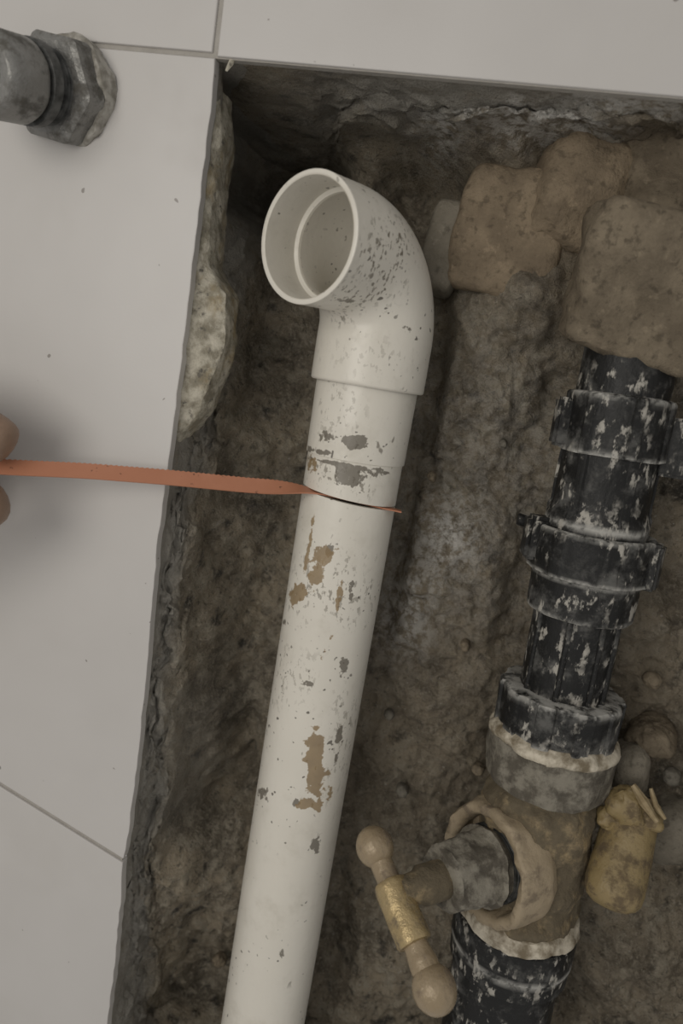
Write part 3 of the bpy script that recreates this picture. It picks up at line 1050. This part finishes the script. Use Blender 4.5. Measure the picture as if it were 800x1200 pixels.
lug('lug', (tL0 + tLs) / 2 + .003, 168, r_ln - .001, (.012, .012, (tL0 - tLs) * .95))
lug('lug', (tL0 + tLs) / 2, 20, r_ln - .0005, (.012, .009, (tL0 - tLs) * 1.0))
revolve('retaining_pin', [(0, .003), (.0005, .0034), (.022, .0034), (.0225, .003)], P(606, 608, .058), (1, .1, -.05), MT['black'], coup, 20)
lowp = revolve('lower_pipe', [(tH0 - .012, .0226), (tL1 + .01, .0226)], B1, bax, MT['black'], coup, 96, rough=.0004, dense=.004)
for a_ in (150, 105, 62, 35):
    d_ = np.array([math.cos(math.radians(a_)), -math.sin(math.radians(a_)), 0])
    tube('rib', [B1 + bax * t_ + d_ * .0226 for t_ in (tH0 - .002, (tH0 + tL1) / 2, tL1 + .002)], .0016, MT['black'], lowp, 10)
def castle(th_):
    return 1 + .045 * (np.cos(th_ * 10) > .1) - .02
revolve('adapter_nut', [(tH1 - .003, .028), (tH1 - .003, .0316, castle), (tH0 - .0015, .0322, castle), (tH0 - .0003, .0312, castle), (tH0, .029), (tH0 + .0004, .0215)],
        B1, bax, MT['black'], coup, 240, smooth=30, rough=.0005, dense=.002, attrfn=edge_at([tH0, tH1 - .002], .0025))

# ================================================================== BRASS STOP VALVE
RC = .0345
tC1 = zf(648, 953, RC)
tC0 = tH1
valve = thing('stop_valve', tuple(B1 + bax * (tC1 - .06)), 'mud-caked brass stop valve with a T-bar handle below the black coupling', 'valve')
revolve('inlet_collar', [(tC1 - .001, RC - .006), (tC1, RC - .0025), (tC1 + .003, RC, 8), (tC0 - .006, RC + .001, 8), (tC0 - .0045, RC - .001, 8), (tC0 - .004, .026)],
        B1, bax, MT['gland'], valve, 96, rough=.0012, rscale=.012, dense=.003, smooth=40)
revolve('sealing_tape', [(tC0 - .0075, RC - .002), (tC0 - .0062, RC + .0002), (tC0 - .0035, RC + .0006), (tC0 - .0015, RC - .0007), (tC0 + .0010, RC - .0035), (tC0 + .0008, .027)],
        B1, bax, MT['tape'], valve, 96, rough=.0022, rscale=.012, dense=.0012, smooth=60)
tV1 = zf(604, 1105, .032)
revolve('valve_body', [(tV1 - .004, .022), (tV1, .0315), (tV1 + .006, .0325), (tV1 + .014, .030), (tV1 + .028, .0310), (tC1 - .010, .0300), (tC1 - .004, .0265), (tC1 + .004, .024)],
        B1, bax, MT['muddy'], valve, 96, rough=.0034, rscale=.010, dense=.0015, smooth=60)
revolve('sealing_tape', [(tV1 - .0055, .0340), (tV1 - .003, .0346), (tV1 - .0005, .0340), (tV1 + .003, .0330), (tV1 + .004, .0300)], B1, bax, MT['tape'], valve, 96, rough=.0030, rscale=.014, dense=.001, smooth=60)
VC = B1 + bax * ((tV1 + tC1) / 2 - .0005)
AV = math.radians(47)
VN = np.array([-math.sin(AV), -math.cos(AV), -.02])
VN = VN / np.linalg.norm(VN)
LR = .034
# slide the bonnet along the pipe axis until its rim sits where the photo shows it
bst = None
for dt in np.arange(-.03, .03, .0005):
    q = VC + bax * dt + VN * LR
    e_ = abs(proj(q)[1] - 1014)
    if bst is None or e_ < bst[0]:
        bst = (e_, VC + bax * dt)
VC = bst[1]
RR = .0325
revolve('bonnet_rim', [(.004, .020), (.010, RR - .004), (.018, RR), (LR - .001, RR), (LR + .001, RR - .0015), (LR + .001, RR - .0055), (LR - .001, RR - .007),
                       (LR - .012, RR - .008), (LR - .013, .008)], VC, VN, MT['rim'], valve, 96, rough=.0030, rscale=.012, dense=.002, smooth=60)
revolve('bonnet_thread', sum([[(LR - .012 + i * .0016, .0195), (LR - .0112 + i * .0016, .0208)] for i in range(6)], []), VC, VN, MT['chromedark'], valve, 64, rough=.0006)
gl = revolve('gland_nut', [(LR - .012, .0190), (LR - .003, .0188), (LR + .002, .0212), (LR + .012, .0205, 6), (LR + .027, .0178, 6), (LR + .0300, .0150), (LR + .0303, .006)],
             VC, VN, MT['gland'], valve, 96, rough=.0022, rscale=.010, dense=.0015, smooth=50)
bst = None
for L_ in np.arange(.03, .07, .0005):
    e_ = abs(proj(VC + VN * (LR + L_))[0] - 466)
    if bst is None or e_ < bst[0]:
        bst = (e_, L_)
HC = VC + VN * (LR + bst[1])

HA = Pplane(436, 986, HC, VN)
HB = Pplane(513, 1170, HC, VN)
ha = HB - HA
hl = float(np.linalg.norm(ha))
ha = ha / hl
S0 = VC + VN * (LR + .024)
sl = float(np.linalg.norm(HC - S0))
revolve('stem', [(0, .0085), (sl * .2, .0100), (sl * .55, .0098), (sl * .65, .0078), (sl - .001, .0066)], S0, (HC - S0) / sl, MT['muddy'], valve, 40, rough=.0008, rscale=.008, dense=.002)
hnd = revolve('handle', [(.28 * hl, .0058), (.285 * hl, .0082), (.30 * hl, .0088), (.665 * hl, .0088), (.68 * hl, .0082), (.685 * hl, .0058)], HA, ha, MT['brass'], valve, 48, rough=.0004, rscale=.008, dense=.002)
revolve('handle_bar', [(.05 * hl, .0068), (.15 * hl, .0058), (.30 * hl, .0060), (.70 * hl, .0060), (.80 * hl, .0072), (.93 * hl, .0070)], HA, ha, MT['knob'], hnd, 40, rough=.0003, rscale=.01, dense=.002)
def knob(c_, ax_, r_):
    pr = [(r_ * -math.cos(a_) * 1.08, max(.0002, r_ * math.sin(a_))) for a_ in np.linspace(0.02, math.pi - .02, 22)]
    return revolve('knob', pr, c_, ax_, MT['knob'], hnd, 40, rough=.0003, rscale=.01, smooth=180)
knob(HA + ha * .003, ha, .0098)
knob(HB - ha * .004, ha, .0104)

# ================================================================== LOWER BLACK PIPE
low = thing('outlet_pipe', tuple(B1 + bax * (tV1 - .15)), 'black plastic pipe with a thick collar leaving the bottom of the valve', 'pipe')
revolve('collar', [(tV1 - .036, .031), (tV1 - .035, .0335), (tV1 - .024, .0338), (tV1 - .0235, .0345), (tV1 - .007, .0345), (tV1 - .006, .0335), (tV1 - .006, .030)], B1, bax, MT['black'], low, 96, rough=.0003, dense=.003,
        attrfn=edge_at([tV1 - .0235], .0011))
revolve('pipe', [(tV1 - .15, .0300), (tV1 - .007, .0300)], B1, bax, MT['black'], low, 96, rough=.0003, dense=.006)

# ================================================================== OCHRE PLUG, SPLINTERS
Y0 = P(715, 1056, .020)
Y1 = P(739, 962, .045)
ya_ = Y0 - Y1
yl = float(np.linalg.norm(ya_))
plug = thing('pipe_plug', tuple(Y0), 'ochre yellow plastic plug caked with mud to the right of the valve', 'plug')
revolve('plug_body', [(-.012, .0130), (yl * .35, .0143), (yl - .008, .0150), (yl - .003, .0142), (yl + .0005, .0122), (yl + .0030, .0085), (yl + .0040, .004), (yl + .0042, .0005)], Y1, ya_ / yl, MT['ochre'], plug, 64, rough=.0009, rscale=.018, dense=.002, smooth=60)
mc = [(717, 962, 26, .010), (752, 958, 32, .014), (734, 944, 38, .012)]
for i, (px, py, s_, t_) in enumerate(mc):
    c_ = P(px, py, .037 + .003 * (i % 2))
    m_ = mpp(c_)
    rock('mud_clod', c_, (s_ * m_, t_, s_ * m_ * .9), MT['ochre'], plug, (10 * i, 25 * i, 0), 2.6, .26, 70 + i, 10)
def splinter(pts_px, r_, label):
    p_ = [P(x, y, d) for x, y, d in pts_px]
    o = tube('wood_splinter', p_, [r_ * .6, r_, r_ * .45][:len(p_)], MT['wood'], None, 6, rough=.0008, rscale=.006, smooth=20)
    return tag(o, label, 'splinter', 'splinters above the ochre plug')
splinter([(741, 920, .034), (754, 940, .030), (770, 963, .027)], .0026, 'pale wood splinter slanting down towards the top of the ochre plug')
splinter([(762, 924, .036), (768, 944, .033), (780, 960, .031)], .0018, 'short thin wood splinter at the right of its longer neighbour, above the ochre plug')
